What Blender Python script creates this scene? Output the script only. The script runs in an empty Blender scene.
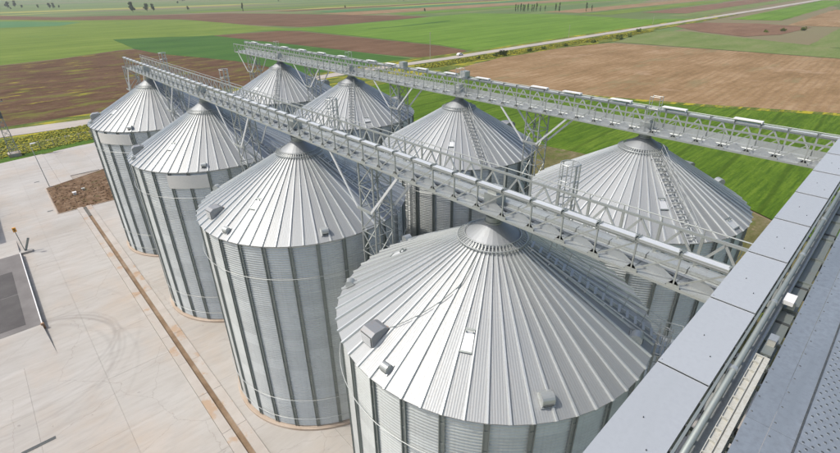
import bpy, math, random
from mathutils import Vector, Matrix
random.seed(7)
PI = math.pi
R = math.radians
SC = bpy.context.scene
COL = SC.collection

# ------------------------------------------------------------------ camera, sky, sun, exposure
cd = bpy.data.cameras.new('camera'); cam = bpy.data.objects.new('camera', cd); COL.objects.link(cam)
cd.sensor_width = 36; cd.lens = 36*466.04/840; cd.clip_start = 0.05; cd.clip_end = 30000
_r = Vector((0.73451671, -0.6784728, -0.01264357)); _u = Vector((0.31971623, 0.32957107, 0.88834928)); _f = Vector((0.59855386, 0.65654975, -0.45899423))
cam.matrix_world = Matrix(((_r.x, _u.x, -_f.x, -18.725), (_r.y, _u.y, -_f.y, -14.433), (_r.z, _u.z, -_f.z, 36.744), (0, 0, 0, 1)))
SC.camera = cam
SUN = Vector((-.46, .33, .83)).normalized()
w = bpy.data.worlds.new("World"); SC.world = w; w.use_nodes = True
nt = w.node_tree; nt.nodes.clear()
sky = nt.nodes.new('ShaderNodeTexSky'); sky.sky_type = 'NISHITA'; sky.sun_disc = False
sky.sun_elevation = math.asin(SUN.z); sky.sun_rotation = math.atan2(SUN.x, SUN.y)
sky.air_density = 1.0; sky.dust_density = 3.5; sky.ozone_density = 1.0
bg = nt.nodes.new('ShaderNodeBackground'); bg.inputs[1].default_value = 0.15
wo = nt.nodes.new('ShaderNodeOutputWorld')
nt.links.new(sky.outputs[0], bg.inputs[0]); nt.links.new(bg.outputs[0], wo.inputs[0])
sd = bpy.data.lights.new('sun', 'SUN'); sd.energy = 2.7; sd.angle = R(1.2); sd.color = (1, .95, .88)
so = bpy.data.objects.new('sun', sd); COL.objects.link(so)
so.rotation_euler = (-SUN).to_track_quat('-Z', 'Y').to_euler()
SC.view_settings.view_transform = 'Standard'; SC.view_settings.look = 'None'
SC.view_settings.exposure = 0.12; SC.view_settings.gamma = 1

# ------------------------------------------------------------------ materials
class NT:
    def __init__(s, name):
        s.m = bpy.data.materials.new(name); s.m.use_nodes = True
        s.t = s.m.node_tree; s.b = s.t.nodes['Principled BSDF']
    def n(s, ty, **kw):
        nd = s.t.nodes.new(ty)
        for k, v in kw.items():
            if k.startswith('i_'): nd.inputs[k[2:].replace('_', ' ')].default_value = v
            else: setattr(nd, k, v)
        return nd
    def l(s, a, b): s.t.links.new(a, b)
    def ramp(s, src, stops, interp='LINEAR'):
        r = s.t.nodes.new('ShaderNodeValToRGB'); r.color_ramp.interpolation = interp
        e = r.color_ramp.elements
        while len(e) > 1: e.remove(e[-1])
        for i, (p, c) in enumerate(stops):
            x = e[0] if i == 0 else e.new(p)
            x.position = p; x.color = (*c, 1) if len(c) == 3 else c
        s.l(src, r.inputs[0]); return r.outputs[0]
    def mix(s, fac, a, b, blend='MIX'):
        x = s.t.nodes.new('ShaderNodeMix'); x.data_type = 'RGBA'; x.blend_type = blend
        for v, k in ((fac, 0), (a, 6), (b, 7)):
            if hasattr(v, 'is_linked') or hasattr(v, 'links'): s.l(v, x.inputs[k])
            else: x.inputs[k].default_value = v if k == 0 else (*v, 1)
        return x.outputs[2]
    def pos(s, scale=(1, 1, 1), rot=0, obj=False):
        if obj: src = s.n('ShaderNodeTexCoord').outputs['Object']
        else: src = s.n('ShaderNodeNewGeometry').outputs['Position']
        mp = s.n('ShaderNodeMapping'); mp.inputs['Scale'].default_value = scale; mp.inputs['Rotation'].default_value = (0, 0, rot)
        s.l(src, mp.inputs[0]); return mp.outputs[0]
    def noise(s, vec, scale, detail=4, rough=.55, out=0):
        x = s.n('ShaderNodeTexNoise'); x.inputs['Scale'].default_value = scale; x.inputs['Detail'].default_value = detail
        x.inputs['Roughness'].default_value = rough; s.l(vec, x.inputs['Vector']); return x.outputs[out]
    def bump(s, h, strength=.3, dist=.02):
        b = s.n('ShaderNodeBump'); b.inputs['Strength'].default_value = strength; b.inputs['Distance'].default_value = dist
        s.l(h, b.inputs['Height']); s.l(b.outputs[0], s.b.inputs['Normal'])
    def math(s, op, a, b=None):
        x = s.n('ShaderNodeMath', operation=op)
        for i, v in enumerate((a, b)):
            if v is None: continue
            if hasattr(v, 'links'): s.l(v, x.inputs[i])
            else: x.inputs[i].default_value = v
        return x.outputs[0]

def metal(name, col, rough=.4, metallic=.8, var=.12, stri=False, dirt=.25, nscale=1.2, rnd=.1, dirtcol=(.32, .30, .27), sheets=0, bm=.12):
    t = NT(name); b = t.b
    o = t.pos(obj=True)
    st = t.pos((.35, 3, 3), obj=True)
    n1 = t.noise(st, nscale, 5, .6); n2 = t.noise(o, nscale*9, 3, .6)
    oi = t.n('ShaderNodeObjectInfo').outputs['Random']
    v = t.math('ADD', t.math('MULTIPLY', oi, rnd), t.math('MULTIPLY', n1, var*2))
    v = t.math('ADD', v, 1-rnd/2-var)
    rgb = t.mix(1.0, col, (1, 1, 1), 'MULTIPLY')
    if sheets:
        sx = t.n('ShaderNodeSeparateXYZ'); t.l(o, sx.inputs[0])
        fl = t.math('FLOOR', t.math('DIVIDE', t.math('SUBTRACT', sx.outputs[2], .28), sheets))
        wn = t.n('ShaderNodeTexWhiteNoise', noise_dimensions='1D'); t.l(t.math('ADD', fl, t.math('MULTIPLY', oi, 97)), wn.inputs['W'])
        v = t.math('ADD', v, t.math('MULTIPLY', t.math('SUBTRACT', wn.outputs[0], .5), .14))
        sk = t.noise(t.pos((6, 6, .15), obj=True), 1.0, 4, .6)
        v = t.math('SUBTRACT', v, t.ramp(sk, [(.52, (0, 0, 0)), (.75, (.12,)*3)]))
    c = t.n('ShaderNodeVectorMath', operation='SCALE'); c.inputs[0].default_value = col; t.l(v, c.inputs['Scale'])
    dm = t.ramp(t.math('MULTIPLY', n2, t.math('ADD', n1, .35)), [(.38, (0, 0, 0)), (.62, (dirt,)*3)])
    t.l(t.mix(dm, c.outputs[0], dirtcol), b.inputs['Base Color'])
    b.inputs['Metallic'].default_value = metallic
    r = t.math('ADD', t.math('MULTIPLY', n2, .16), rough-.08); r = t.math('ADD', r, t.math('MULTIPLY', oi, .06))
    t.l(r, b.inputs['Roughness'])
    if stri:
        wv = t.n('ShaderNodeTexWave', wave_type='BANDS', bands_direction='Y', wave_profile='SIN'); wv.inputs['Scale'].default_value = 2.5
        t.l(o, wv.inputs[0])
        h = t.math('ADD', wv.outputs[1], t.math('MULTIPLY', n2, .5)); t.bump(h, .5, .007)
    else: t.bump(n2, bm, .01)
    return t.m

M = {}
M['roof'] = metal('roof_sheet', (.365, .383, .385), .51, .42, .15, True, .3, .9, .16)
M['rib'] = metal('roof_rib_steel', (.60, .625, .615), .42, .6, .06, False, .15, 1.0, .08)
M['wall'] = metal('wall_sheet', (.61, .635, .615), .47, .5, .05, False, .12, .35, .06, sheets=1.14, bm=.03)
M['stiff'] = metal('stiffener_steel', (.27, .305, .29), .5, .5, .1, False, .3, .8, .08)
M['cap'] = metal('cap_steel', (.33, .35, .36), .52, .45, .06, False, .2, 1.5)
M['galv'] = metal('galvanised_steel', (.50, .525, .51), .45, .6, .1, False, .3, 1.2, .1)
M['truss'] = metal('truss_steel', (.36, .385, .365), .5, .4, .1, False, .3, 1.2, .12)
M['casing'] = metal('conveyor_casing', (.66, .68, .68), .45, .3, .05, False, .15, 1.0, .06)
M['floorp'] = metal('walkway_plate', (.42, .45, .44), .5, .4, .1, False, .45, 1.4, .14)
M['dark'] = metal('dark_steel', (.09, .10, .10), .55, .5, .1, False, .2)
M['cream'] = metal('cream_paint', (.47, .47, .42), .5, .0, .05, False, .45, 2.0, .08, (.3, .27, .2))
M['sign'] = metal('blank_panel_paint', (.66, .65, .60), .5, .0, .03, False, .15)
M['enc'] = metal('cover_sheet', (.46, .485, .495), .45, .25, .08, False, .2, .8, .08, (.34, .35, .38))
M['plate'] = metal('deck_plate', (.30, .335, .36), .42, .45, .30, False, .25, .7, .12, (.12, .12, .13))
M['rust'] = metal('rusty_steel', (.36, .20, .10), .8, .1, .3, False, .6, 4)
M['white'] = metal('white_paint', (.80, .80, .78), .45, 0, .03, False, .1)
M['orange'] = metal('orange_paint', (.80, .36, .03), .45, 0, .05, False, .1)
M['glass'] = metal('dark_glass', (.03, .04, .05), .1, 0, .02, False, 0)
M['tyre'] = metal('rubber', (.02, .02, .02), .8, 0, .05, False, .1)
M['box'] = metal('vent_box_steel', (.33, .35, .36), .45, .5, .12, False, .4, 2.2, .15, (.35, .22, .12))

def concrete():
    t = NT('concrete'); p = t.pos(); b = t.b
    oi = t.n('ShaderNodeObjectInfo').outputs['Random']
    big = t.noise(p, .09, 6, .6); med = t.noise(t.pos((.7, 3.2, 1), .35), .5, 6, .65); fine = t.noise(p, 14, 4, .7)
    base = t.ramp(big, [(.3, (.36, .335, .295)), (.5, (.415, .395, .36)), (.72, (.45, .44, .41))])
    rust = t.ramp(t.noise(t.pos((1, .6, 1)), .12, 6, .65), [(.48, (0, 0, 0)), (.70, (.45, .45, .45))])
    c = t.mix(rust, base, (.47, .355, .25))
    c = t.mix(t.ramp(t.noise(t.pos((.16, 1.8, 1), -.25), .35, 6, .7), [(.45, (0, 0, 0)), (.7, (.5,)*3)]), c, (.50, .485, .46))
    c = t.mix(t.ramp(med, [(.47, (0, 0, 0)), (.72, (.5,)*3)]), c, (.33, .305, .275))
    c = t.mix(t.ramp(fine, [(.3, (.22,)*3), (.55, (0, 0, 0))]), c, (.36, .33, .30))
    v = t.math('ADD', t.math('MULTIPLY', oi, .05), .975)
    c2 = t.n('ShaderNodeVectorMath', operation='SCALE'); t.l(c, c2.inputs[0]); t.l(v, c2.inputs['Scale'])
    sp = t.noise(p, 1.7, 3, .5)
    c3 = t.mix(t.ramp(sp, [(.70, (0, 0, 0)), (.76, (.5,)*3)]), c2.outputs[0], (.20, .18, .16))
    cr = t.n('ShaderNodeTexVoronoi', feature='DISTANCE_TO_EDGE'); cr.inputs['Scale'].default_value = .11
    wp = t.n('ShaderNodeVectorMath', operation='ADD'); t.l(p, wp.inputs[0]); t.l(t.noise(p, .8, 4, .6, 1), wp.inputs[1]); t.l(wp.outputs[0], cr.inputs['Vector'])
    c3 = t.mix(t.ramp(cr.outputs['Distance'], [(.0, (.45,)*3), (.004, (0, 0, 0))]), c3, (.22, .19, .16))
    # tyre marks: rings around turning centres
    out = c3
    geo = t.n('ShaderNodeNewGeometry').outputs['Position']
    for (cx, cy, rad, wd, st) in ((-25.2, 42.9, 9.3, .16, .6), (-25.2, 42.9, 9.8, .13, .4), (-23, 44.8, 7.0, .14, .5), (-23, 44.8, 7.5, .12, .4), (-24.4, 43.6, 8.2, .12, .35), (-28, 40, 13.2, .14, .3), (-27.6, 41.5, 10.6, .2, .4), (-30, 47, 17, .16, .25)):
        d = t.n('ShaderNodeVectorMath', operation='DISTANCE'); t.l(geo, d.inputs[0]); d.inputs[1].default_value = (cx, cy, 0)
        a = t.math('ABSOLUTE', t.math('SUBTRACT', t.math('ADD', d.outputs['Value'], t.math('MULTIPLY', big, .8)), rad+.4))
        ln = t.ramp(t.math('DIVIDE', a, wd*2), [(.1, (1, 1, 1)), (1, (0, 0, 0))])
        msk = t.ramp(t.noise(t.pos((.25, .25, 1)), .5+rad*.01, 4), [(.32, (0, 0, 0)), (.6, (1, 1, 1))])
        f = t.math('MULTIPLY', t.math('MULTIPLY', ln, msk), st)
        out = t.mix(t.math('MULTIPLY', f, .42), out, (.17, .155, .14))
    t.l(out, b.inputs['Base Color']); b.inputs['Roughness'].default_value = .85
    t.bump(fine, .25, .01)
    return t.m
M['conc'] = concrete()

def plain(name, stops, scale, stretch=(1, 1, 1), rot=0, rough=.95, fine=8, bump=.3, bd=.1, spots=None, detail=6):
    t = NT(name); p = t.pos(stretch, rot); q = t.pos()
    a = t.noise(p, scale, detail, .6); f = t.noise(q, fine, 5, .7)
    mixv = t.math('ADD', t.math('MULTIPLY', a, .75), t.math('MULTIPLY', f, .25))
    c = t.ramp(mixv, stops)
    if spots:
        for (sc, st, thr, col, k) in spots:
            n_ = t.noise(t.pos(st), sc, 6, .65)
            c = t.mix(t.ramp(n_, [(thr, (0, 0, 0)), (thr+.09, (k,)*3)]), c, col)
    t.l(c, t.b.inputs['Base Color']); t.b.inputs['Roughness'].default_value = rough; t.b.inputs['Specular IOR Level'].default_value = .15
    t.bump(f, bump, bd)
    return t.m

def field(name, c0, c1, c2, rowrot=0, rows=0, rowcol=None, spots=None, scale=.03, stretch=(1, 3, 1), fine=1.2, bd=.25, rowk=.5, tram=0):
    t = NT(name); q = t.pos(); p = t.pos(stretch, rowrot)
    a = t.noise(p, scale, 8, .62); f = t.noise(q, fine, 5, .7)
    g_ = t.noise(t.pos((stretch[0]*.35, stretch[1]*2, 1), rowrot), fine*.22, 6, .7)
    mv = t.math('ADD', t.math('ADD', t.math('MULTIPLY', a, .42), t.math('MULTIPLY', f, .28)), t.math('MULTIPLY', g_, .30))
    c = t.ramp(mv, [(.40, c0), (.5, c1), (.60, c2)])
    if rows:
        wv = t.n('ShaderNodeTexWave', wave_type='BANDS', bands_direction='Y'); wv.inputs['Scale'].default_value = rows
        wv.inputs['Distortion'].default_value = 1.2; wv.inputs['Detail'].default_value = 2; wv.inputs['Detail Scale'].default_value = .6
        t.l(t.pos((1, 1, 1), rowrot), wv.inputs[0])
        c = t.mix(t.math('MULTIPLY', t.ramp(wv.outputs[1], [(.55, (0, 0, 0)), (.95, (1, 1, 1))]), t.math('MULTIPLY', a, rowk)), c, rowcol or c0)
    if tram:
        tw = t.n('ShaderNodeTexWave', wave_type='BANDS', bands_direction='Y'); tw.inputs['Scale'].default_value = tram; tw.inputs['Distortion'].default_value = .5; tw.inputs['Detail Scale'].default_value = .3
        t.l(t.pos((1, 1, 1), -.07), tw.inputs[0])
        c = t.mix(t.ramp(tw.outputs[1], [(.96, (0, 0, 0)), (.995, (.5,)*3)]), c, tuple(x*.55 for x in c0))
    for (sc, st, thr, col, k) in spots or []:
        n_ = t.noise(t.pos(st), sc, 7, .68)
        c = t.mix(t.ramp(n_, [(thr, (0, 0, 0)), (thr+.08, (k,)*3)]), c, col)
    t.l(c, t.b.inputs['Base Color']); t.b.inputs['Roughness'].default_value = .95; t.b.inputs['Specular IOR Level'].default_value = .1
    t.bump(f, .5, bd)
    return t.m
G = lambda *a: a
M['wheat'] = field('young_wheat', (.055, .105, .009), (.095, .165, .014), (.15, .22, .028), 0, .16, (.05, .11, .012), [(.035, (1, 1, 1), .6, (.16, .19, .05), .5), (.5, (.25, 3, 1), .52, (.045, .095, .009), .7), (.13, (.4, 2.4, 1), .55, (.05, .10, .01), .6)], .05, (.6, 2.2, 1), 1.8, .3, .5, .03)
M['bright'] = field('bright_crop', (.09, .165, .02), (.125, .225, .028), (.17, .27, .04), .1, .05, (.10, .17, .03), [(.012, (1, 3, 1), .62, (.26, .30, .06), .6)], .012, tram=.018)
M['lime'] = field('lime_crop', (.105, .16, .024), (.15, .215, .034), (.20, .255, .05), .9, .03, (.12, .17, .03), [(.01, (2, 1, 1), .58, (.10, .18, .04), .6)], .012, tram=.015)
M['dkgreen'] = field('dark_crop', (.04, .095, .02), (.055, .13, .024), (.08, .155, .03), .5, .05, None, None, .015)
M['teal'] = field('teal_crop', (.06, .15, .06), (.08, .19, .07), (.12, .22, .09), .5, 0, None, None, .015)
M['pale'] = field('pale_crop', (.11, .165, .04), (.15, .20, .06), (.20, .21, .09), 1.2, .06, (.27, .24, .14), None, .02)
M['tan'] = field('tan_soil', (.20, .13, .062), (.275, .18, .092), (.35, .245, .14), -.08, .11, (.17, .105, .06), [(.03, (.6, 2, 1), .56, (.22, .19, .10), .55), (.02, (1, 1, 1), .58, (.40, .29, .19), .6), (.14, (1, 1, 1), .66, (.15, .15, .06), .5)], .03, (1, 2, 1), .5, .25, .4)
M['brown'] = field('ploughed_soil', (.10, .06, .032), (.15, .088, .048), (.20, .125, .075), .2, .05, (.11, .06, .04), [(.02, (1, 3, 1), .62, (.18, .19, .06), .5)], .02)
M['weedy'] = field('weedy_soil', (.07, .038, .02), (.115, .065, .036), (.16, .10, .06), .05, .12, (.07, .04, .025),
                   [(.05, (.8, 2.2, 1), .53, (.15, .16, .03), .7), (.09, (.7, 2.2, 1), .585, (.34, .32, .03), .85), (.5, (1, 1, 1), .64, (.13, .16, .03), .6)], .04, (1, 3, 1), .9)
M['redbrown'] = field('red_soil', (.15, .09, .055), (.20, .12, .075), (.25, .16, .10), 1, .05, None, None, .02)
M['verge'] = field('verge_grass', (.055, .09, .015), (.11, .145, .03), (.19, .19, .06), 0, 0, None, [(.12, (.4, 2.5, 1), .5, (.42, .36, .03), .8), (.2, (1, 1, 1), .64, (.26, .21, .12), .5)], .1, (1, 2, 1), 1.5)
M['lush'] = field('lush_grass', (.045, .095, .012), (.07, .14, .02), (.12, .18, .03), 0, 0, None, [(.2, (1, 1, 1), .6, (.16, .16, .05), .5)], .1, (1, 2, 1), 2)
M['apron'] = field('dry_grass', (.09, .09, .03), (.14, .13, .055), (.21, .175, .10), 0, 0, None, [(.12, (1, 1, 1), .54, (.09, .13, .02), .8), (.6, (1, 1, 1), .6, (.32, .24, .16), .6)], .1, (1, 1, 1), 1.5)
M['road'] = plain('gravel_road', [(.3, (.33, .29, .24)), (.5, (.42, .38, .33)), (.7, (.50, .46, .41))], .08, (.3, 2, 1), 0)
M['soil'] = plain('bare_dirt', [(.32, (.10, .062, .035)), (.5, (.19, .12, .07)), (.68, (.33, .24, .16))], .7, spots=[(.5, (1, 1, 1), .58, (.10, .11, .03), .6)], fine=5, bump=.9, bd=.25)
M['channel'] = plain('rusty_channel', [(.3, (.14, .095, .06)), (.5, (.24, .17, .11)), (.7, (.33, .26, .19))], .4, fine=6)
M['joint'] = plain('joint_filler', [(.3, (.28, .24, .2)), (.7, (.40, .36, .31))], .5)
M['curb'] = plain('curb_concrete', [(.3, (.40, .36, .315)), (.7, (.49, .46, .42))], .5, fine=9, spots=[(.35, (1, 1, 1), .54, (.42, .28, .17), .7)])
M['found'] = plain('foundation_concrete', [(.3, (.40, .31, .23)), (.7, (.53, .45, .37))], .5, fine=9)
M['mat'] = plain('weighbridge_deck', [(.3, (.15, .14, .135)), (.7, (.24, .23, .22))], .4, fine=9, bump=.15, bd=.01)
M['mat2'] = plain('weighbridge_mat', [(.3, (.085, .08, .08)), (.7, (.13, .125, .12))], .4, fine=9, bump=.15, bd=.01)

def ground_mat():
    t = NT('far_farmland'); b = t.b
    def cells(rot, sx, sy, sc):
        v = t.n('ShaderNodeTexVoronoi', feature='F1', distance='CHEBYCHEV'); v.inputs['Scale'].default_value = sc
        t.l(t.pos((sx, sy, 1), rot), v.inputs['Vector']); return v.outputs['Color']
    c1 = t.n('ShaderNodeSeparateColor'); t.l(cells(.5, .3, 1.9, .0055), c1.inputs[0])
    col = t.ramp(c1.outputs[0], [(0, (.10, .15, .045)), (.2, (.13, .20, .055)), (.34, (.20, .165, .10)), (.42, (.09, .16, .05)), (.6, (.15, .18, .07)), (.7, (.22, .165, .11)), (.76, (.11, .18, .055)), (.93, (.34, .33, .07)), (.965, (.10, .14, .05))], 'CONSTANT')
    n = t.noise(t.pos((1, 3, 1), .6), .01, 8, .6)
    col = t.mix(t.math('MULTIPLY', n, .5), col, (.20, .21, .10))
    t.l(col, b.inputs['Base Color']); b.inputs['Roughness'].default_value = 1; b.inputs['Specular IOR Level'].default_value = .1
    return t.m
M['ground'] = ground_mat()

def leafmat(name, a, c):
    t = NT(name); oi = t.n('ShaderNodeNewGeometry').outputs['Random Per Island']
    t.l(t.ramp(oi, [(0, a), (1, c)]), t.b.inputs['Base Color']); t.b.inputs['Roughness'].default_value = .8
    t.b.inputs['Specular IOR Level'].default_value = .2
    return t.m
M['leaf'] = leafmat('foliage', (.035, .065, .015), (.10, .14, .03))
M['leafy'] = leafmat('spring_foliage', (.07, .11, .02), (.16, .19, .04))
M['flower'] = leafmat('flowering_weeds', (.06, .10, .015), (.42, .38, .03))
M['crop'] = leafmat('crop_blades', (.075, .14, .016), (.11, .19, .028))
M['bark'] = plain('bark', [(.3, (.07, .05, .035)), (.7, (.13, .1, .07))], 2)

# ------------------------------------------------------------------ mesh helpers
class MB:
    def __init__(s): s.v = []; s.f = []
    def add(s, vs, fs):
        o = len(s.v); s.v += [tuple(v) for v in vs]; s.f += [tuple(i+o for i in f) for f in fs]; return s
    def box(s, x0, x1, y0, y1, z0, z1):
        return s.add([(x0, y0, z0), (x1, y0, z0), (x1, y1, z0), (x0, y1, z0), (x0, y0, z1), (x1, y0, z1), (x1, y1, z1), (x0, y1, z1)],
                     [(0, 3, 2, 1), (4, 5, 6, 7), (0, 1, 5, 4), (1, 2, 6, 5), (2, 3, 7, 6), (3, 0, 4, 7)])
    def beam(s, p, q, w=.08, h=None, up=(0, 0, 1)):
        p = Vector(p); q = Vector(q); h = h or w; d = (q-p).normalized(); up = Vector(up)
        if abs(d.dot(up)) > .97: up = Vector((1, 0, 0))
        a = d.cross(up).normalized()*w/2; b = a.cross(d).normalized()*h/2
        return s.add([p-a-b, p+a-b, p+a+b, p-a+b, q-a-b, q+a-b, q+a+b, q-a+b],
                     [(0, 1, 2, 3), (7, 6, 5, 4), (1, 0, 4, 5), (2, 1, 5, 6), (3, 2, 6, 7), (0, 3, 7, 4)])
    def angle(s, p, q, w=.08, t=.012, up=(0, 0, 1), fl=1):
        # L-section
        p = Vector(p); q = Vector(q); d = (q-p).normalized(); up = Vector(up)
        if abs(d.dot(up)) > .97: up = Vector((1, 0, 0))
        a = d.cross(up).normalized()*fl; b = (a.cross(d)).normalized()*fl
        pr = [(0, 0), (w, 0), (w, t), (t, t), (t, w), (0, w)]
        vs = [p+a*x+b*y for x, y in pr]+[q+a*x+b*y for x, y in pr]
        return s.add(vs, [(0, 1, 2, 3), (0, 3, 4, 5), (9, 8, 7, 6), (11, 10, 9, 6)]+[(i, (i+1) % 6+0, (i+1) % 6+6, i+6) for i in range(6)])
    def tube(s, p, q, r=.03, n=6, r2=None, cap=True):
        p = Vector(p); q = Vector(q); d = (q-p).normalized(); r2 = r if r2 is None else r2
        up = Vector((0, 0, 1)) if abs(d.z) < .97 else Vector((1, 0, 0))
        a = d.cross(up).normalized(); b = a.cross(d)
        vs = [p+(a*math.cos(2*PI*i/n)+b*math.sin(2*PI*i/n))*r for i in range(n)]+[q+(a*math.cos(2*PI*i/n)+b*math.sin(2*PI*i/n))*r2 for i in range(n)]
        fs = [(i, (i+1) % n, (i+1) % n+n, i+n) for i in range(n)]
        if cap: fs += [tuple(range(n-1, -1, -1)), tuple(range(n, 2*n))]
        return s.add(vs, fs)
    def path(s, pts, r, n=6):
        for a, b in zip(pts, pts[1:]): s.tube(a, b, r, n)
        return s
    def ring(s, R0, z, r, seg=112, n=6, a0=0, a1=360, c=(0, 0)):
        full = abs(a1-a0) >= 360; m = seg if full else seg+1; o = len(s.v)
        for i in range(m):
            a = R(a0+(a1-a0)*i/seg)
            for j in range(n):
                b = 2*PI*j/n; rr = R0+r*math.cos(b)
                s.v.append((c[0]+rr*math.cos(a), c[1]+rr*math.sin(a), z+r*math.sin(b)))
        for i in range(seg):
            k = (i+1) % m
            for j in range(n): s.f.append((o+i*n+j, o+k*n+j, o+k*n+(j+1) % n, o+i*n+(j+1) % n))
        return s
    def lathe(s, prof, seg=64):
        o = len(s.v)
        for i in range(seg):
            a = 2*PI*i/seg
            for r, z in prof: s.v.append((r*math.cos(a), r*math.sin(a), z))
        m = len(prof)
        for i in range(seg):
            k = (i+1) % seg
            for j in range(m-1): s.f.append((o+i*m+j, o+k*m+j, o+k*m+j+1, o+i*m+j+1))
        return s
    def prism(s, poly, z0, z1):
        n = len(poly)
        return s.add([(x, y, z0) for x, y in poly]+[(x, y, z1) for x, y in poly], [tuple(range(n-1, -1, -1)), tuple(range(n, 2*n))]+[(i, (i+1) % n, (i+1) % n+n, i+n) for i in range(n)])
    def xf(s, m):
        s.v = [tuple(m @ Vector(v)) for v in s.v]; return s
    def mesh(s, name, mat, smooth=False):
        me = bpy.data.meshes.new(name); me.from_pydata(s.v, [], s.f); me.materials.append(mat)
        if smooth:
            me.polygons.foreach_set('use_smooth', [True]*len(me.polygons))
        me.update(); return me
    def build(s, name, mat, parent=None, smooth=False, **props):
        return put(name, s.mesh(name, mat, smooth), parent, None, **props)

def put(name, me, parent=None, mw=None, **props):
    o = bpy.data.objects.new(name, me); COL.objects.link(o)
    if parent: o.parent = parent
    if mw is not None: o.matrix_local = mw
    for k, v in props.items(): o[k] = v
    return o
def thing(name, label, cat, loc=(0, 0, 0), rz=0, group=None):
    o = bpy.data.objects.new(name, None); COL.objects.link(o); o.location = loc; o.rotation_euler = (0, 0, rz)
    o.empty_display_size = .5
    o['label'] = label; o['category'] = cat
    if group: o['group'] = group
    return o
def tag(o, label, cat, group=None):
    o['label'] = label; o['category'] = cat
    if group: o['group'] = group
    return o
def copy_tree(o, parent=None):
    c = o.copy(); COL.objects.link(c)
    if parent: c.parent = parent
    for ch in o.children: copy_tree(ch, c)
    return c
T = Matrix.Translation
def Rz(a): return Matrix.Rotation(a, 4, 'Z')
def Ry(a): return Matrix.Rotation(a, 4, 'Y')
def Rx(a): return Matrix.Rotation(a, 4, 'X')

# ------------------------------------------------------------------ ground and fields (structure)
def sheet(name, poly, z, mat, jitter=0):
    pts = []
    for i, a in enumerate(poly):
        b = poly[(i+1) % len(poly)]; L = math.hypot(b[0]-a[0], b[1]-a[1]); k = max(1, int(L/12)) if jitter else 1
        for j in range(k):
            t = j/k; n = (-(b[1]-a[1])/max(L, 1e-6), (b[0]-a[0])/max(L, 1e-6)); d = random.uniform(-jitter, jitter) if j else 0
            pts.append((a[0]+(b[0]-a[0])*t+n[0]*d, a[1]+(b[1]-a[1])*t+n[1]*d))
    me = bpy.data.meshes.new(name); me.from_pydata([(x, y, z) for x, y in pts], [], [tuple(range(len(pts)))]); me.materials.append(mat); me.update()
    if me.polygons[0].normal.z < 0: me.flip_normals()
    return put(name, me, None, None, kind='structure')
sheet('ground', [(-9000, -9000), (12000, -9000), (12000, 12000), (-9000, 12000)], -.6, M['ground'])
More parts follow.
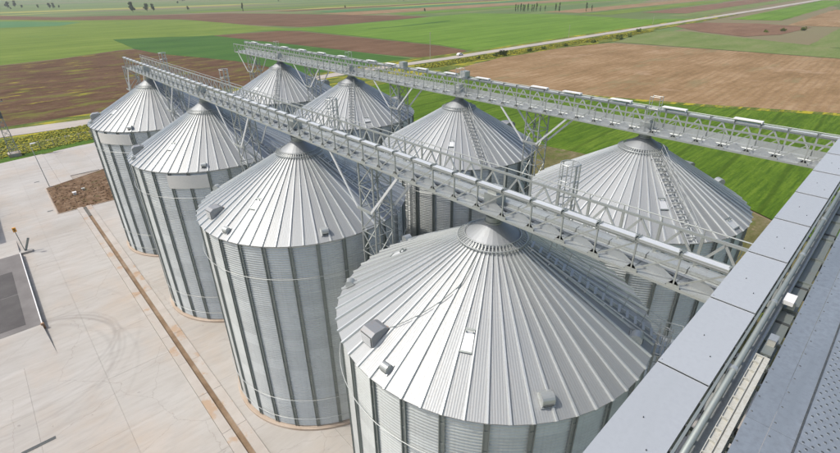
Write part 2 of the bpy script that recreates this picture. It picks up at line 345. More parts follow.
FIELDS = [
 ('teal_field', 'teal', -.50, [(-400, 760), (-400, 1000), (-92, 1019), (52, 887), (106, 780), (75, 721), (21, 744), (-100, 800)]),
 ('lime_field', 'lime', -.52, [(-500, 250), (-500, 1300), (-76, 1103), (36, 966), (105, 848), (188, 769), (225, 680), (226, 533), (234, 456), (193, 450), (149, 440), (104, 466), (77, 473), (76, 386), (60, 381), (23, 359), (-6, 352), (-76, 320), (-300, 260)]),
 ('brown_field', 'brown', -.48, [(-400, 1340), (-81, 1246), (47, 1133), (110, 964), (149, 954), (222, 894), (331, 835), (373, 741), (462, 486), (396, 472), (283, 457), (251, 465), (230, 540), (215, 729), (125, 821), (95, 862), (30, 980), (-300, 1180)]),
 ('dark_green_field', 'dkgreen', -.44, [(77, 473), (104, 466), (149, 440), (152, 389), (160, 307), (166, 232), (169, 192), (125, 196), (99, 191), (96, 252), (94, 266), (74, 337), (70, 379)]),
 ('brown_field', 'brown', -.46, [(149, 440), (212, 435), (222, 414), (224, 321), (225, 230), (217, 197), (191, 187), (176, 190), (168, 234), (162, 310), (153, 393)]),
 ('weedy_field', 'weedy', -.48, [(-500, 200), (-300, 262), (-102, 318), (-6, 349), (23, 356), (60, 378), (73, 376), (77, 334), (97, 264), (96, 250), (98, 189), (5, 172), (-18, 173), (-500, 150)]),
 ('bright_green_field', 'bright', -.42, [(196, 456), (234, 456), (275, 445), (389, 464), (548, 491), (595, 369), (570, 280), (557, 241), (600, 200), (378, 196), (216, 188), (219, 198), (228, 232), (229, 328), (228, 425)]),
 ('tan_field', 'tan', -.40, [(152, 151), (175, 157), (205, 161), (271, 160), (313, 152), (319, 95), (320, 26), (300, -200), (195, -200), (181, -30), (176, 4), (167, 23), (160, 39), (153, 57), (146, 78), (144, 113)]),
 ('wheat_field', 'wheat', -.38, [(70, 152), (106, 168), (141, 162), (149, 150), (143, 112), (145, 78), (152, 56), (159, 39), (166, 23), (175, 4), (181, -30), (195, -200), (70, -200), (66, -20), (78, 2), (80, 11), (85, 38), (80, 68), (72, 108)]),
 ('pale_green_field', 'pale', -.44, [(322, 152), (355, 158), (428, 172), (436, 143), (400, 83), (372, 34), (330, -200), (303, -200), (322, 26), (322, 96)]),
 ('red_brown_field', 'redbrown', -.44, [(489, 180), (546, 172), (564, 125), (538, 79), (450, 82), (417, 97), (440, 137)]),
 ('yellow_strip', 'verge', -.34, [(141, 112), (144.5, 112), (146, 78), (153, 57), (160, 39), (167.3, 23), (176, 4), (182, -30), (196, -200), (193, -200), (178, -30), (172, 4), (163, 23), (156, 39), (150, 56), (142, 77)]),
 ('hedge_strip', 'dkgreen', -.34, [(280, 387), (321, 387), (412, 404), (410, 396), (321, 380), (280, 383)]),
 ('grass_verge', 'verge', -.36, [(-500, 128), (-500, 165), (-21, 163), (91, 179), (180, 177), (354, 181), (584, 187), (700, 191), (700, 183), (430, 172), (322, 154), (271, 160), (205, 161), (150, 151), (70, 146), (40, 138), (-1, 136), (-21, 130)]),
 ('grass_verge', 'verge', -.37, [(-500, 170), (-20, 172), (5, 168), (91, 184), (180, 184), (354, 189), (700, 198), (700, 205), (560, 200), (350, 197), (225, 192), (170, 197), (95, 192), (5, 178), (-20, 177), (-500, 180)]),
 ('dry_grass_strip', 'apron', -.35, [(30, -200), (30, 139), (75, 147), (72, 108), (80, 68), (85, 38), (80, 11), (77, 2), (66, -20), (70, -200)]),
 ('lush_grass_strip', 'lush', -.33, [(-200, 96), (-21, 134), (-1, 138.0), (20, 142), (20, 146), (-1, 142.5), (-21, 140), (-200, 110)]),
]
for n_, m_, z_, p_ in FIELDS: sheet(n_, p_, z_, M[m_], 1.0 if 'grass' in n_ or 'strip' in n_ else .5)
road = [(-500, 158), (-18, 167.5), (4, 164.5), (40, 171), (92, 180.5), (115, 183), (184, 181), (364, 186), (597, 191.5), (900, 199), (1600, 225), (3000, 300)]
wid = [5, 5, 4.6, 4.4, 4.2, 4.2, 3.9, 4.6, 5, 6, 8, 10]
up_, dn_ = [], []
for i, (x, y) in enumerate(road): up_.append((x, y+wid[i])); dn_.append((x, y-wid[i]))
sheet('gravel_road', dn_+up_[::-1], -.28, M['road'], .35)
sheet('footpath', [(-200, 116), (-21, 147.5), (0, 151), (30, 155), (30, 156.2), (0, 152.2), (-21, 148.7), (-200, 118)], -.31, M['road'], .2)
# far field strips beyond the crops, seen as thin bands towards the horizon
rs = random.Random(3)
for i, (y0, y1, x0, x1, m_) in enumerate([(210, 240, 640, 1500, 'pale'), (120, 165, 620, 1300, 'bright'), (60, 100, 560, 900, 'tan'), (30, 50, 380, 700, 'pale'), (-40, 10, 330, 800, 'lime'), (245, 300, 700, 1900, 'redbrown'),
                                          (310, 350, 620, 1700, 'lime'), (365, 420, 640, 2200, 'tan'), (500, 530, 500, 1500, 'pale'), (540, 575, 470, 1700, 'bright'), (600, 680, 420, 1300, 'tan'), (700, 760, 450, 2000, 'teal'), (800, 840, 420, 1800, 'brown'), (900, 960, 300, 1700, 'lime'), (1020, 1120, 250, 1900, 'pale')]):
    sheet('field_strip', [(x0, y0), (x1, y0+(x1-x0)*.06), (x1, y1+(x1-x0)*.06), (x0-10, y1)], -.47+.004*i, M[m_], .8)

# ------------------------------------------------------------------ pavement of single slabs
bed = sheet('pavement', [(-90, -60), (34, -60), (34, 143), (-1, 136.6), (-21, 132.8), (-90, 118)], -.12, M['joint'])
def clip_y(x): return 132.8+(x+21)*.19 if x > -21 else 132.8+(x+21)*.21
cols = [-82, -74, -66, -58.5, -51, -44, -37.5, -31, -25, -18.6, -12.5]
cols2 = [-10.15, -4.5, 3, 10.5, 18, 25.5, 33.5]
sm = {}
for cs in (cols, cols2):
    for a, b in zip(cs, cs[1:]):
        y = -32.0
        while y < 145:
            y1 = y+8.4
            ymax = clip_y(a)
            if y > ymax-.3: break
            g = .007
            cut = None
            if y1 > min(clip_y(a), clip_y(b)):
                poly = [(a+g, y+g), (b-g, y+g), (b-g, min(y1-g, clip_y(b))), (a+g, min(y1-g, clip_y(a)))]
                me = MB().prism([(px-a, py-y) for px, py in poly], -.11, 0).mesh('concrete_slab', M['conc'])
            else:
                key = round(b-a, 3)
                if key not in sm: sm[key] = MB().prism([(g, g), (b-a-g, g), (b-a-g, 8.4-g), (g, 8.4-g)], -.11, 0).mesh('concrete_slab', M['conc'])
                me = sm[key]
            skip = (a >= -12 and y1 > 85 and y < 112 and a < -8) 
            if not skip:
                o = put('concrete_slab', me, bed); o.location = (a, y, random.uniform(-.004, .004))
            y = y1
# slabs round the dirt bed
for (x0, x1, y0, y1) in ((-10.15, -4.507, 77.21, 88.4), (-10.15, -4.507, 110.9, 119.19), (-12.48, -10.157, 107, 119), (-12.48, -10.157, 119.014, 134)):
    MB().box(x0, x1, y0, y1, -.11, .002).build('concrete_slab', M['conc'], bed)
# planting bed of bare dirt
db = sheet('dirt_bed', [(-15.4, 88.6), (-4.5, 88.6), (-3.2, 110.5), (-15.2, 105.2)], .03, M['soil'])
e = MB(); 
for a, b in (((-15.4, 88.5), (-4.4, 88.5)), ((-3.2, 110.6), (-15.3, 105.3)), ((-15.35, 105.3), (-15.55, 88.5))): e.beam((*a, .03), (*b, .03), .14, .12)
e.build('edging', M['found'], db)
st = MB()
for i in range(420):
    x = random.uniform(-15.2, -4.5); y = random.uniform(88.8, 104.8); s_ = random.uniform(.04, .17)
    st.lathe([(0, 0), (s_, 0), (s_*.7, s_*.8), (0, s_)], 5); n = 5*4
    a = random.uniform(0, 6)
    for k in range(len(st.v)-n, len(st.v)):
        vx, vy, vz = st.v[k]; st.v[k] = (x+vx*1.4*math.cos(a)-vy*math.sin(a), y+vx*1.4*math.sin(a)+vy*math.cos(a), .03+vz)
st.build('soil_clods', M['soil'], db, kind='stuff')
tag(MB().box(-11.7, -11.2, 97.0, 97.5, .03, .5).box(-11.8, -11.1, 96.9, 97.6, .5, .56).build('marker_post', M['white']), 'short white capped post standing in the brown dirt bed', 'post')
tag(MB().box(-9.9, -9.5, 98.6, 99.0, .03, .4).box(-10, -9.4, 98.5, 99.1, .4, .45).build('marker_post', M['cream']), 'small cream capped post nearer the silo in the dirt bed', 'post')
# drainage channel
dr = sheet('drain_channel', [(-11.72, -40), (-10.86, -40), (-10.86, 89), (-11.72, 89)], -.108, M['channel'])
for (x0, x1) in ((-12.48, -11.6), (-11.05, -10.17)):
    y = -40
    while y < 88.5:
        MB().box(x0, x1, y+.02, min(y+6-.02, 88.9), -.30, .09+random.uniform(-.006, .006)).build('curb_stone', M['curb'], dr); y += 6
g = MB()
for k in range(12): g.box(-11.7, -10.88, 83.6+k*.42, 83.6+k*.42+.16, -.02, .02)
tag(g.box(-11.74, -11.66, 83.5, 88.6, -.03, .03).box(-10.92, -10.84, 83.5, 88.6, -.03, .03).build('drain_cover', M['stiff']), 'grey barred steel cover over the far end of the rusty drain', 'drain cover')
for (x, y, L, W, lab) in ((-16.2, 111.4, .9, .35, 'small dark drain grate beyond the dirt bed by the lamp post'), (-16.4, 91.2, .9, .35, 'small dark drain grate beside the near corner of the dirt bed')):
    t_ = thing('drain_grate', lab, 'drain grate', (x, y, .012), .1, 'small drain grates in the pavement')
    MB().box(-L/2, L/2, -W/2, W/2, 0, .012).build('frame', M['dark'], t_)
    b_ = MB()
    for k in range(6): b_.box(-L/2+.06+k*L/6.3, -L/2+.1+k*L/6.3, -W/2+.04, W/2-.04, .012, .028)
    b_.build('bars', M['stiff'], t_)
t_ = thing('drain_grate', 'long dark slotted drain grate near the bottom left of the yard', 'drain grate', (-25.1, 30.4, .012))
MB().box(-1.35, 1.2, -.2, .2, 0, .012).build('frame', M['dark'], t_)
b_ = MB()
for k in range(22): b_.box(-1.3+k*.11, -1.26+k*.11, -.16, .16, .012, .026)
b_.build('bars', M['dark'], t_)

# ------------------------------------------------------------------ grain silos
H, HA, RE, RW = 19.63, 25.06, 9.18, 9.0
BETA = math.atan2(HA-H, RE); SL = math.hypot(HA-H, RE)
NS = 28; DA = 360/NS; NR = 56; DR = 360/NR; AZ0 = -179.0
D = 21.69
SILOS = [('S', k, (0, k*D)) for k in range(4)]+[('B', k, (21.83, 1.28+k*D)) for k in range(4)]
# corrugated wall sheet: one bay between two stiffeners
pitch = .21; z0w, z1w = .28, H+.04; rows = int((z1w-z0w)/pitch*4)
mb = MB(); SEGW = 5
for i in range(rows+1):
    z = z0w+(z1w-z0w)*i/rows; rr = RW+.052*math.sin(2*PI*(z-z0w)/pitch)
    for j in range(SEGW+1):
        a = R(-DA/2+DA*j/SEGW); mb.v.append((rr*math.cos(a), rr*math.sin(a), z))
for i in range(rows):
    for j in range(SEGW):
        a = i*(SEGW+1)+j; mb.f.append((a, a+1, a+SEGW+2, a+SEGW+1))
wall_me = mb.mesh('wall_panel', M['wall'], True)
# stiffener: channel with two outward flanges
mb = MB()
mb.box(RW+.02, RW+.045, -.11, .11, .3, H-.02)
for s_ in (-1, 1):
    mb.box(RW+.02, RW+.13, s_*.11-.012, s_*.11+.012, .3, H-.02)
    mb.box(RW+.118, RW+.13, min(s_*.11, s_*.15), max(s_*.11, s_*.15), .3, H-.02)
for k in range(14):
    z = 1.2+k*1.36; mb.box(RW+.03, RW+.075, -.12, .12, z, z+.10)
stiff_me = mb.mesh('stiffener', M['stiff'])
# roof panel sector: local x = distance down slope from apex, y lateral
hw = RE*math.tan(R(DR/2))
s0 = 1.6/math.cos(BETA)
mb = MB(); t0 = s0/SL
nx = 6
for i in range(nx+1):
    x = s0+(SL-s0)*i/nx; y = hw*x/SL
    mb.v += [(x, -y, 0), (x, y, 0), (x, -y, -.02), (x, y, -.02)]
for i in range(nx):
    a = i*4; mb.f += [(a, a+4, a+5, a+1), (a+2, a+3, a+7, a+6), (a, a+2, a+6, a+4), (a+1, a+5, a+7, a+3)]
mb.f += [(0, 1, 3, 2), (nx*4, nx*4+2, nx*4+3, nx*4+1)]
# eave lip turned down
y = hw; mb.add([(SL, -y, 0), (SL, y, 0), (SL+.02, -y, -.09), (SL+.02, y, -.09)], [(0, 2, 3, 1)])
panel_me = mb.mesh('roof_panel', M['roof'])
mb = MB(); a_, b_, hh = .085, .045, .105; x0, x1 = 1.55/math.cos(BETA), SL+.03
mb.add([(x0, -a_*.55, 0), (x0, -b_*.6, hh*.7), (x0, b_*.6, hh*.7), (x0, a_*.55, 0), (x1, -a_, 0), (x1, -b_, hh), (x1, b_, hh), (x1, a_, 0)],
       [(0, 4, 5, 1), (1, 5, 6, 2), (2, 6, 7, 3), (0, 1, 2, 3), (7, 6, 5, 4)])
rib_me = mb.mesh('roof_rib', M['rib'])
found_me = MB().lathe([(0, .24), (9.3, .26), (9.38, .22), (9.38, -.1)], 112).mesh('foundation_ring', M['found'])
ringw_me = MB().ring(9.26, 0, .026, 112, 6).mesh('wind_ring', M['galv'], True)
zc = lambda r: HA-(HA-H)*r/RE
cap_me = MB().lathe([(1.62, zc(1.62)+.06), (1.60, zc(1.60)+.12), (.46, 25.0), (.42, 24.9)], 28).mesh('roof_cap', M['cap'])
mb = MB().ring(1.98, zc(1.98)+.24, .032, 56, 6).ring(1.60, zc(1.60)+.22, .028, 56, 6)
for k in range(56):
    a = R(AZ0+DR*k); c_, s_ = math.cos(a), math.sin(a)
    mb.beam((1.60*c_, 1.60*s_, zc(1.6)+.20), (1.98*c_, 1.98*s_, zc(1.98)+.22), .05, .03)
    mb.beam((1.98*c_, 1.98*s_, zc(1.98)+.05), (1.98*c_, 1.98*s_, zc(1.98)+.23), .03)
capring_me = mb.mesh('cap_ring', M['galv'])
collar_me = MB().lathe([(.0, 25.36), (.36, 25.36), (.44, 25.34), (.44, 25.06), (.52, 25.05), (.52, 24.98)], 28).mesh('spout_collar', M['truss'])
rust_me = MB().lathe([(1.05, zc(1.05)+.30), (1.05, zc(1.05)+.33)], 8).mesh('x', M['rust'])
BASE = thing('grain_silo', '', 'grain silo', (0, 0, 0), 0, 'corrugated steel grain silos in two rows of four')
def top_m(az): return T((0, 0, HA)) @ Rz(R(az)) @ Ry(BETA)
for k in range(NR):
    put('roof_panel', panel_me, BASE, T((0, 0, HA)) @ Rz(R(AZ0+DR*(k+.5))) @ Ry(BETA) @ Rx(R(random.uniform(-1.3, 1.3))))
    put('roof_rib', rib_me, BASE, top_m(AZ0+DR*k) @ T((0, 0, .012)))
for k in range(NS):
    put('wall_panel', wall_me, BASE, Rz(R(AZ0+DA*(k+.5))))
    put('stiffener', stiff_me, BASE, Rz(R(AZ0+DA*k)))
put('foundation_ring', found_me, BASE)
for z in (16.75, 3.75, 1.4): put('wind_ring', ringw_me, BASE, T((0, 0, z)))
put('roof_cap', cap_me, BASE); put('cap_ring', capring_me, BASE); put('spout_collar', collar_me, BASE)
LAB = {
 ('S', 0): 'large silo nearest the camera, its whole bright roof with a curved cable in view',
 ('S', 1): 'second silo of the front row, directly behind the nearest silo on its left',
 ('S', 2): 'third silo of the front row, with a blank cream panel under a middle roof',
 ('S', 3): 'farthest silo of the front row, beside the brown dirt bed at far left',
 ('B', 0): 'back row silo at the right, nearest the covered conveyor, with roof ladder facing us',
 ('B', 1): 'second silo of the back row, seen over the front bridge in the centre',
 ('B', 2): 'third silo of the back row, between the two bridges left of centre',
 ('B', 3): 'farthest silo of the back row, smallest roof near the bridge ends'}
silo = {}
for i, (rw, k, (x, y)) in enumerate(SILOS):
    o = BASE if i == 0 else copy_tree(BASE)
    o.location = (x, y, 0); o['label'] = LAB[(rw, k)]; silo[(rw, k)] = o
    o['s'] = 0
    del o['s']
bpy.context.view_layer.update()
for o in silo.values():                         # each roof slightly different: its panels lie a little unevenly
    for ch in o.children:
        if ch.name.startswith('roof_panel'): ch.matrix_local = ch.matrix_local @ Rx(R(random.uniform(-1.1, 1.1)))

# roof fittings (own meshes, local frame: x down the slope, y lateral, z off the roof)
def fit_mesh(mb, name, mat, smooth=False): return mb.mesh(name, M[mat], smooth)
mb = MB(); W_ = .55
pr = [(-.60, .25), (.58, -.38), (.60, .42), (.34, .60), (-.34, .64), (-.60, .52)]
mb.add([(x, -W_, z) for x, z in pr]+[(x, W_, z) for x, z in pr], [tuple(range(5, -1, -1)), tuple(range(6, 12))]+[(i, (i+1) % 6, (i+1) % 6+6, i+6) for i in range(6)])
vb_me = fit_mesh(mb, 'roof_vent', 'box')
vg_me = fit_mesh(MB().box(.601, .615, -.46, .46, -.26, .36), 'louvre', 'dark')
mb = MB()
for k in range(6): z_ = -.24+k*.10; mb.box(.605, .65, -.45, .45, z_, z_+.06)
vl_me = fit_mesh(mb, 'louvre_slats', 'casing')
rs_me = MB().add([(-.84, .25, .037), (-.66, .10, .037), (-.66, .60, .037), (-.76, .58, .037)], [(0, 1, 2, 3)]).mesh('rust_stain', M['rust'])
vf_me = fit_mesh(MB().box(-.72, .68, -.62, .62, 0, .035), 'vent_flashing', 'galv')
# round hood: curved top, open at the lower side
mb = MB(); n_ = 9; prof = [(.30*math.cos(PI*j/n_)*-1, .05+.36*math.sin(PI*j/n_)) for j in range(n_+1)]
mb.add([(x, -.27, z) for x, z in prof]+[(x, .27, z) for x, z in prof], [(j, j+1, j+1+n_+1, j+n_+1) for j in range(n_)]+[tuple(range(n_, -1, -1)), tuple(range(n_+1, 2*n_+2))])
mb.box(-.36, .36, -.33, .33, 0, .05)
hood_me = fit_mesh(mb, 'round_vent', 'galv')
ho_me = fit_mesh(MB().box(.10, .33, -.20, .20, .05, .17), 'vent_opening', 'dark')
def vent_box(o, r, az, s=1.0, rot=0, dark=False):
    m = top_m(az) @ T((r/math.cos(BETA), 0, .05)) @ Rz(R(rot)) @ Ry(-BETA) @ Matrix.Scale(s, 4)
    v = put('roof_vent', vb_me, o, m); put('rust_stain', rs_me, v, Ry(BETA)); put('vent_flashing', vf_me, v, Ry(BETA)); put('louvre', vg_me, v); put('louvre_slats', vl_me, v)
def hood(o, r, az, s=1.0, rot=0):
    v = put('round_vent', hood_me, o, top_m(az) @ T((r/math.cos(BETA), 0, .03)) @ Rz(R(rot)) @ Matrix.Scale(s, 4)); put('vent_opening', ho_me, v)
def hatch(o, az, r0=5.75, r1=6.65):
    k = round((az-AZ0)/DR-.5); az = AZ0+DR*(k+.5)
    x0, x1 = r0/math.cos(BETA), r1/math.cos(BETA); y0 = hw*x0/SL-.09; y1 = hw*x1/SL-.09
    m = top_m(az)
    h_ = put('roof_hatch', fit_mesh(MB().prism([(x0, -y0), (x1, -y1), (x1, y1), (x0, y0)], .02, .06), 'roof_hatch', 'casing'), o, m)
    b_ = MB()
    for x, y in ((x0, y0), (x1, y1)): b_.box(x-.04, x+.04, -y-.02, y+.02, .06, .10)
    b_.box(x0+.12, x0+.2, -.2, -.16, .06, .2).box(x0+.12, x0+.2, .16, .2, .06, .2).box(x0+.12, x0+.16, -.2, .2, .18, .22)
    put('hatch_handle', b_.mesh('hatch_handle', M['stiff']), h_)
S_, B_ = (lambda k: silo[('S', k)]), (lambda k: silo[('B', k)])
vent_box(S_(0), 7.75, 170.5, .92, 8); hood(S_(0), 8.45, -176, .85); hood(S_(0), 8.6, 129, .9); hatch(S_(0), 116, 5.6, 6.5)
hood(S_(0), 8.5, 84, 1.0); hatch(S_(0), -150, 5.6, 6.6); hood(S_(0), 8.35, -122.5, 1.1); hood(S_(0), 8.3, -74, 1.05)
vent_box(S_(1), 7.85, 176, .92, 8); hood(S_(1), 8.5, -164, .85); hatch(S_(1), -156, 5.6, 6.5); hood(S_(1), 8.4, -110, 1.0); hood(S_(1), 8.5, 129)
vent_box(S_(2), 7.95, 166, .92, 5); hatch(S_(2), -150, 5.7, 6.6); hood(S_(2), 8.5, -117, .9); hood(S_(2), 8.6, 176, .7)
vent_box(S_(3), 7.9, 168, 1.0); hood(S_(3), 8.6, 176, .8); hood(S_(3), 8.6, -129, 1.0); hatch(S_(3), -163, 5.6, 6.5)
vent_box(B_(0), 8.0, -9, 1.2); hood(B_(0), 8.2, -36, 1.2); hatch(B_(0), -98, 8.0, 8.8); hatch(B_(0), -136, 5.7, 6.6)
vent_box(B_(1), 8.0, -9, 1.2); hatch(B_(1), -146, 5.7, 6.5); hood(B_(1), 8.4, 175, 1.0)
vent_box(B_(2), 8.0, -9, 1.2); hatch(B_(2), -112, 7.5, 8.2); hood(B_(2), 8.4, -60)
vent_box(B_(3), 8.0, -9, 1.2); hatch(B_(3), -160, 5.7, 6.5)
# cable lying on the nearest roof
pts = []
for i in range(15):
    t = i/14; az = 172+ (188-172)*min(1, t*1.5) + 10*t; r_ = 7.4-5.3*t
    pts.append((r_*math.cos(R(az)), r_*math.sin(R(az)), zc(r_)+.15))
MB().path(pts, .02, 5).build('roof_cable', M['stiff'], S_(0))
# blank panels under two eaves
for k, a0, a1 in ((2, -142, -115.5), (3, -162, -129.5)):
    m_ = MB(); n_ = 10
    for j in range(n_+1):
        a = R(a0+(a1-a0)*j/n_)
        for rr in (9.2, 9.24):
            for z in (17.85, 19.3): m_.v.append((rr*math.cos(a), rr*math.sin(a), z))
    for j in range(n_):
        q = j*4; m_.f += [(q+2, q+6, q+7, q+3), (q+1, q+5, q+4, q), (q+3, q+7, q+5, q+1), (q, q+4, q+6, q+2)]
    m_.f += [(0, 2, 3, 1), (n_*4+1, n_*4+3, n_*4+2, n_*4)]
    m_.build('blank_sign_panel', M['sign'], S_(k))
# roof ladder: stringers, wide steps, side handrail
def ladder_meshes():
    a, b = 2.0/math.cos(BETA), SL+.25
    s = MB()
    for y in (-.32, .32): s.beam((a, y, .20), (b, y, .20), .05, .06)
    x = a+.3
    while x < b: s.box(x-.03, x+.03, -.36, -.28, .0, .2); s.box(x-.03, x+.03, .28, .36, 0, .2); x += 1.2
    st = MB().box(-.07, .07, -.36, .36, -.015, .015).box(.06, .07, -.36, .36, -.015, .04)
    h = MB()
    x = a
    while x < b: h.tube((x, .46, .1), (x-.35, .46, 1.05), .022, 5); x += 1.25
    h.tube((a-.35, .46, 1.05), (b-.35, .46, 1.05), .025, 6).tube((a-.2, .46, .62), (b-.2, .46, .62), .018, 5)
    return s.mesh('stringers', M['casing']), st.mesh('step', M['galv']), h.mesh('handrail', M['galv']), a, b
lm_s, lm_t, lm_h, la, lb = ladder_meshes()
def roof_ladder(o, az, off=0):
    L = put('roof_ladder', lm_s, o, top_m(az) @ T((0, off, 0)))
    put('handrail', lm_h, L)
    x = la+.2
    while x < lb:
        put('step', lm_t, L, T((x, 0, .30)) @ Ry(-BETA*.8)); x += .52
# wall ladder with safety cage
def cage_mb(zb, zt, r=.42, bars=7):
    c = MB(); z = zb
    while z <= zt+.01: c.ring(r, z, .03, 14, 4, -125, 125); z += .62
    for j in range(bars):
        a = R(-115+230*j/(bars-1)); c.tube((r*math.cos(a), r*math.sin(a), zb), (r*math.cos(a), r*math.sin(a), zt), .022, 4)
    return c
wl = MB()
for y in (-.23, .23): wl.beam((0, y, .3), (0, y, H+1.3), .05, .05)
z = .5
while z < H+1.2: wl.tube((0, -.23, z), (0, .23, z), .014, 4); z += .3
wl_me = wl.mesh('wall_ladder', M['galv']); wc_me = cage_mb(2.6, H+1.25).mesh('safety_cage', M['galv'])
wp_me = MB().box(-.6, .75, -.9, .9, H-.12, H-.06).path([(-.6, .9, H+1), (.75, .9, H+1), (.75, -.9, H+1), (-.6, -.9, H+1)], .022, 5).path([(-.6, .9, H+.5), (.75, .9, H+.5), (.75, -.9, H+.5), (-.6, -.9, H+.5)], .018, 5).tube((.75, .9, H-.1), (.75, .9, H+1), .022, 5).tube((.75, -.9, H-.1), (.75, -.9, H+1), .022, 5).tube((.75, 0, H-.1), (.75, 0, H+1), .022, 5).mesh('eave_platform', M['galv'])
def wall_ladder(o, az, dz=0, plat=True):
    L = put('wall_ladder', wl_me, o, Rz(R(az)) @ T((RW+.35, 0, 0))); put('safety_cage', wc_me, L, T((.18, 0, 0)))
    if plat: put('eave_platform', wp_me, L, T((1.0, -.0, 0)) if False else T((.55, 1.2, -.9)))
for k, az, off in ((0, -66, -.1), (1, -66, 0), (2, -66, 0), (3, -66, 0)):
    roof_ladder(S_(k), az, off); wall_ladder(S_(k), az-3, 0, k == 0)
for k, az in ((0, -129), (1, -120), (2, -127), (3, -127)):
    roof_ladder(B_(k), az)
    wall_ladder(B_(k), -172, 0, False)

# ------------------------------------------------------------------ conveyor bridges
def make_bridge(x0, y0, y1, zb, zt, label, far=False):
    t = thing('conveyor_bridge', label, 'conveyor bridge', (x0, y0, 0), 0, 'steel lattice conveyor bridges over the silos')
    a = 1.15; P = 1.7; n = int(round((y1-y0)/P)); P = (y1-y0)/n; L = y1-y0; h = zt-zb
    for sx, sz in ((-1, 0), (-1, 1), (1, 0), (1, 1)):
        z = zb if sz == 0 else zt
        MB().box(sx*a-.045, sx*a+.045, 0, L, z-.06, z+.06).box(sx*a-.045, sx*a+.045-.0, 0, L, z+.06, z+.064).build('chord', M['truss'], t)
    MB().tube((a, 0, zt+.32), (a, L, zt+.32), .03, 6).build('top_rail', M['truss'], t)
    post = MB().box(-.035, .035, -.03, .03, zb+.061, zt-.061).mesh('post', M['truss'])
    postf = MB().box(-.03, .03, -.06, .06, zb+.061, zt-.061).box(-.02, .02, -.02, .02, zt+.07, zt+.31).mesh('post', M['truss'])
    dia = MB().beam((0, .03, zb+.10), (0, -P+.06, zt-.10), .04, .065, (0, 0, 1)).mesh('diagonal', M['truss'])
    v1 = MB().beam((0, 0, zb+.1), (0, P/2, zt-.08), .05, .11).beam((0, P, zb+.1), (0, P/2, zt-.08), .05, .11).mesh('diagonal', M['galv'])
    gus = MB().add([(0, -.30, zb+.062), (0, .30, zb+.062), (0, .07, zb+.36), (0, -.07, zb+.36)], [(0, 1, 2, 3), (3, 2, 1, 0)]).box(-.012, .012, -.25, .25, zb+.062, zb+.2).mesh('gusset', M['truss'])
    cross = MB().box(-a+.05, a-.05, -.04, .04, zb-.05, zb+.04).mesh('cross_beam', M['truss'])
    fp = MB().box(-a+.06, a-.06, .03, P-.03, zb+.05, zb+.062)
    fp_me = fp.mesh('floor_plate', M['floorp'])
    sk = MB().add([(-a+.5, .03, zb+.066), (-a+.5, P-.03, zb+.066), (-a+.5, P*.5, zb+.52)], [(0, 1, 2), (2, 1, 0)]).mesh('side_gusset_plate', M['casing'])
    slot_me = MB().box(-.45, -.28, 0, .42, zb+.062, zb+.075).mesh('floor_slot', M['dark'])
    # chain conveyor casing riding on one top chord
    cz = zt+.06; q_ = -a if not far else a
    sec = MB().box(q_-.12, q_+.20, .05, P-.05, cz+.004, cz+.13).mesh('conveyor_section', M['casing'])
    lip = MB().box(q_+.201, q_+.235, .05, P-.05, cz+.10, cz+.15).mesh('cover_lip', M['stiff'])
    lip2 = MB().box(q_-.155, q_-.121, .05, P-.05, cz+.07, cz+.12).mesh('cover_lip', M['truss'])
    fl_me = MB().box(q_-.15, q_+.25, -.07, -.045, cz, cz+.17).box(q_-.15, q_+.25, .045, .07, cz, cz+.17).box(q_-.10, q_+.20, -.044, .044, cz+.02, cz+.10).box(q_-.02, q_+.02, -.12, .12, cz+.17, cz+.19).box(q_+.08, q_+.12, -.12, .12, cz+.17, cz+.19).mesh('flange', M['stiff'])
    # lower return trough
    tr = MB().box(.25, .6, .02, P-.02, zb+.08, zb+.24).mesh('trough_section', M['galv'])
    kp = MB().box(a-.10, a-.085, .03, P-.03, zb+.07, zb+(.58 if far else .42)).mesh('kick_plate', M['floorp'])
    cab = MB().path([(-.2, 0, zb+.16), (-.2, L, zb+.16)], .05, 6)
    for i in range(n+1):
        y = i*P
        put('post', post, t, T((-a, y, 0))); put('post', postf, t, T((a, y, 0)))
        put('cross_beam', cross, t, T((0, y, 0))); put('gusset', gus, t, T((-a-.02, y, 0)))
        put('flange', fl_me, t, T((0, y, 0)))
        if i < n:
            if far: put('kick_plate', kp, t, T((0, y, 0)))
            put('diagonal', dia, t, T((-a, y+P, 0))); put('diagonal', v1, t, T((a, y, 0)))
            f_ = put('floor_plate', fp_me, t, T((0, y, random.uniform(-.003, .003)))); put('floor_slot', slot_me, f_, T((0, .3, 0))); put('floor_slot', slot_me, f_, T((0, 1.0, 0)))
            put('side_gusset_plate', sk, t, T((0, y, 0)))
            c_ = put('conveyor_section', sec, t, T((0, y, 0))); put('cover_lip', lip, c_); put('cover_lip', lip2, c_)
            put('trough_section', tr, t, T((0, y, 0)))
    cab.build('cable_conduit', M['galv'], t)
    # drop spouts to the silo caps, drive boxes
    return t, P, n
Y0 = -11.6
BF, PF, NF = make_bridge(0, Y0, 71.6, 26.0, 27.45, 'front lattice bridge over the nearer silo row, running from upper left to the covered conveyor')
BB, PB, NB = make_bridge(21.83, Y0, 82.5, 25.55, 27.05, 'rear lattice bridge over the farther silo row, in front of the green field', True)
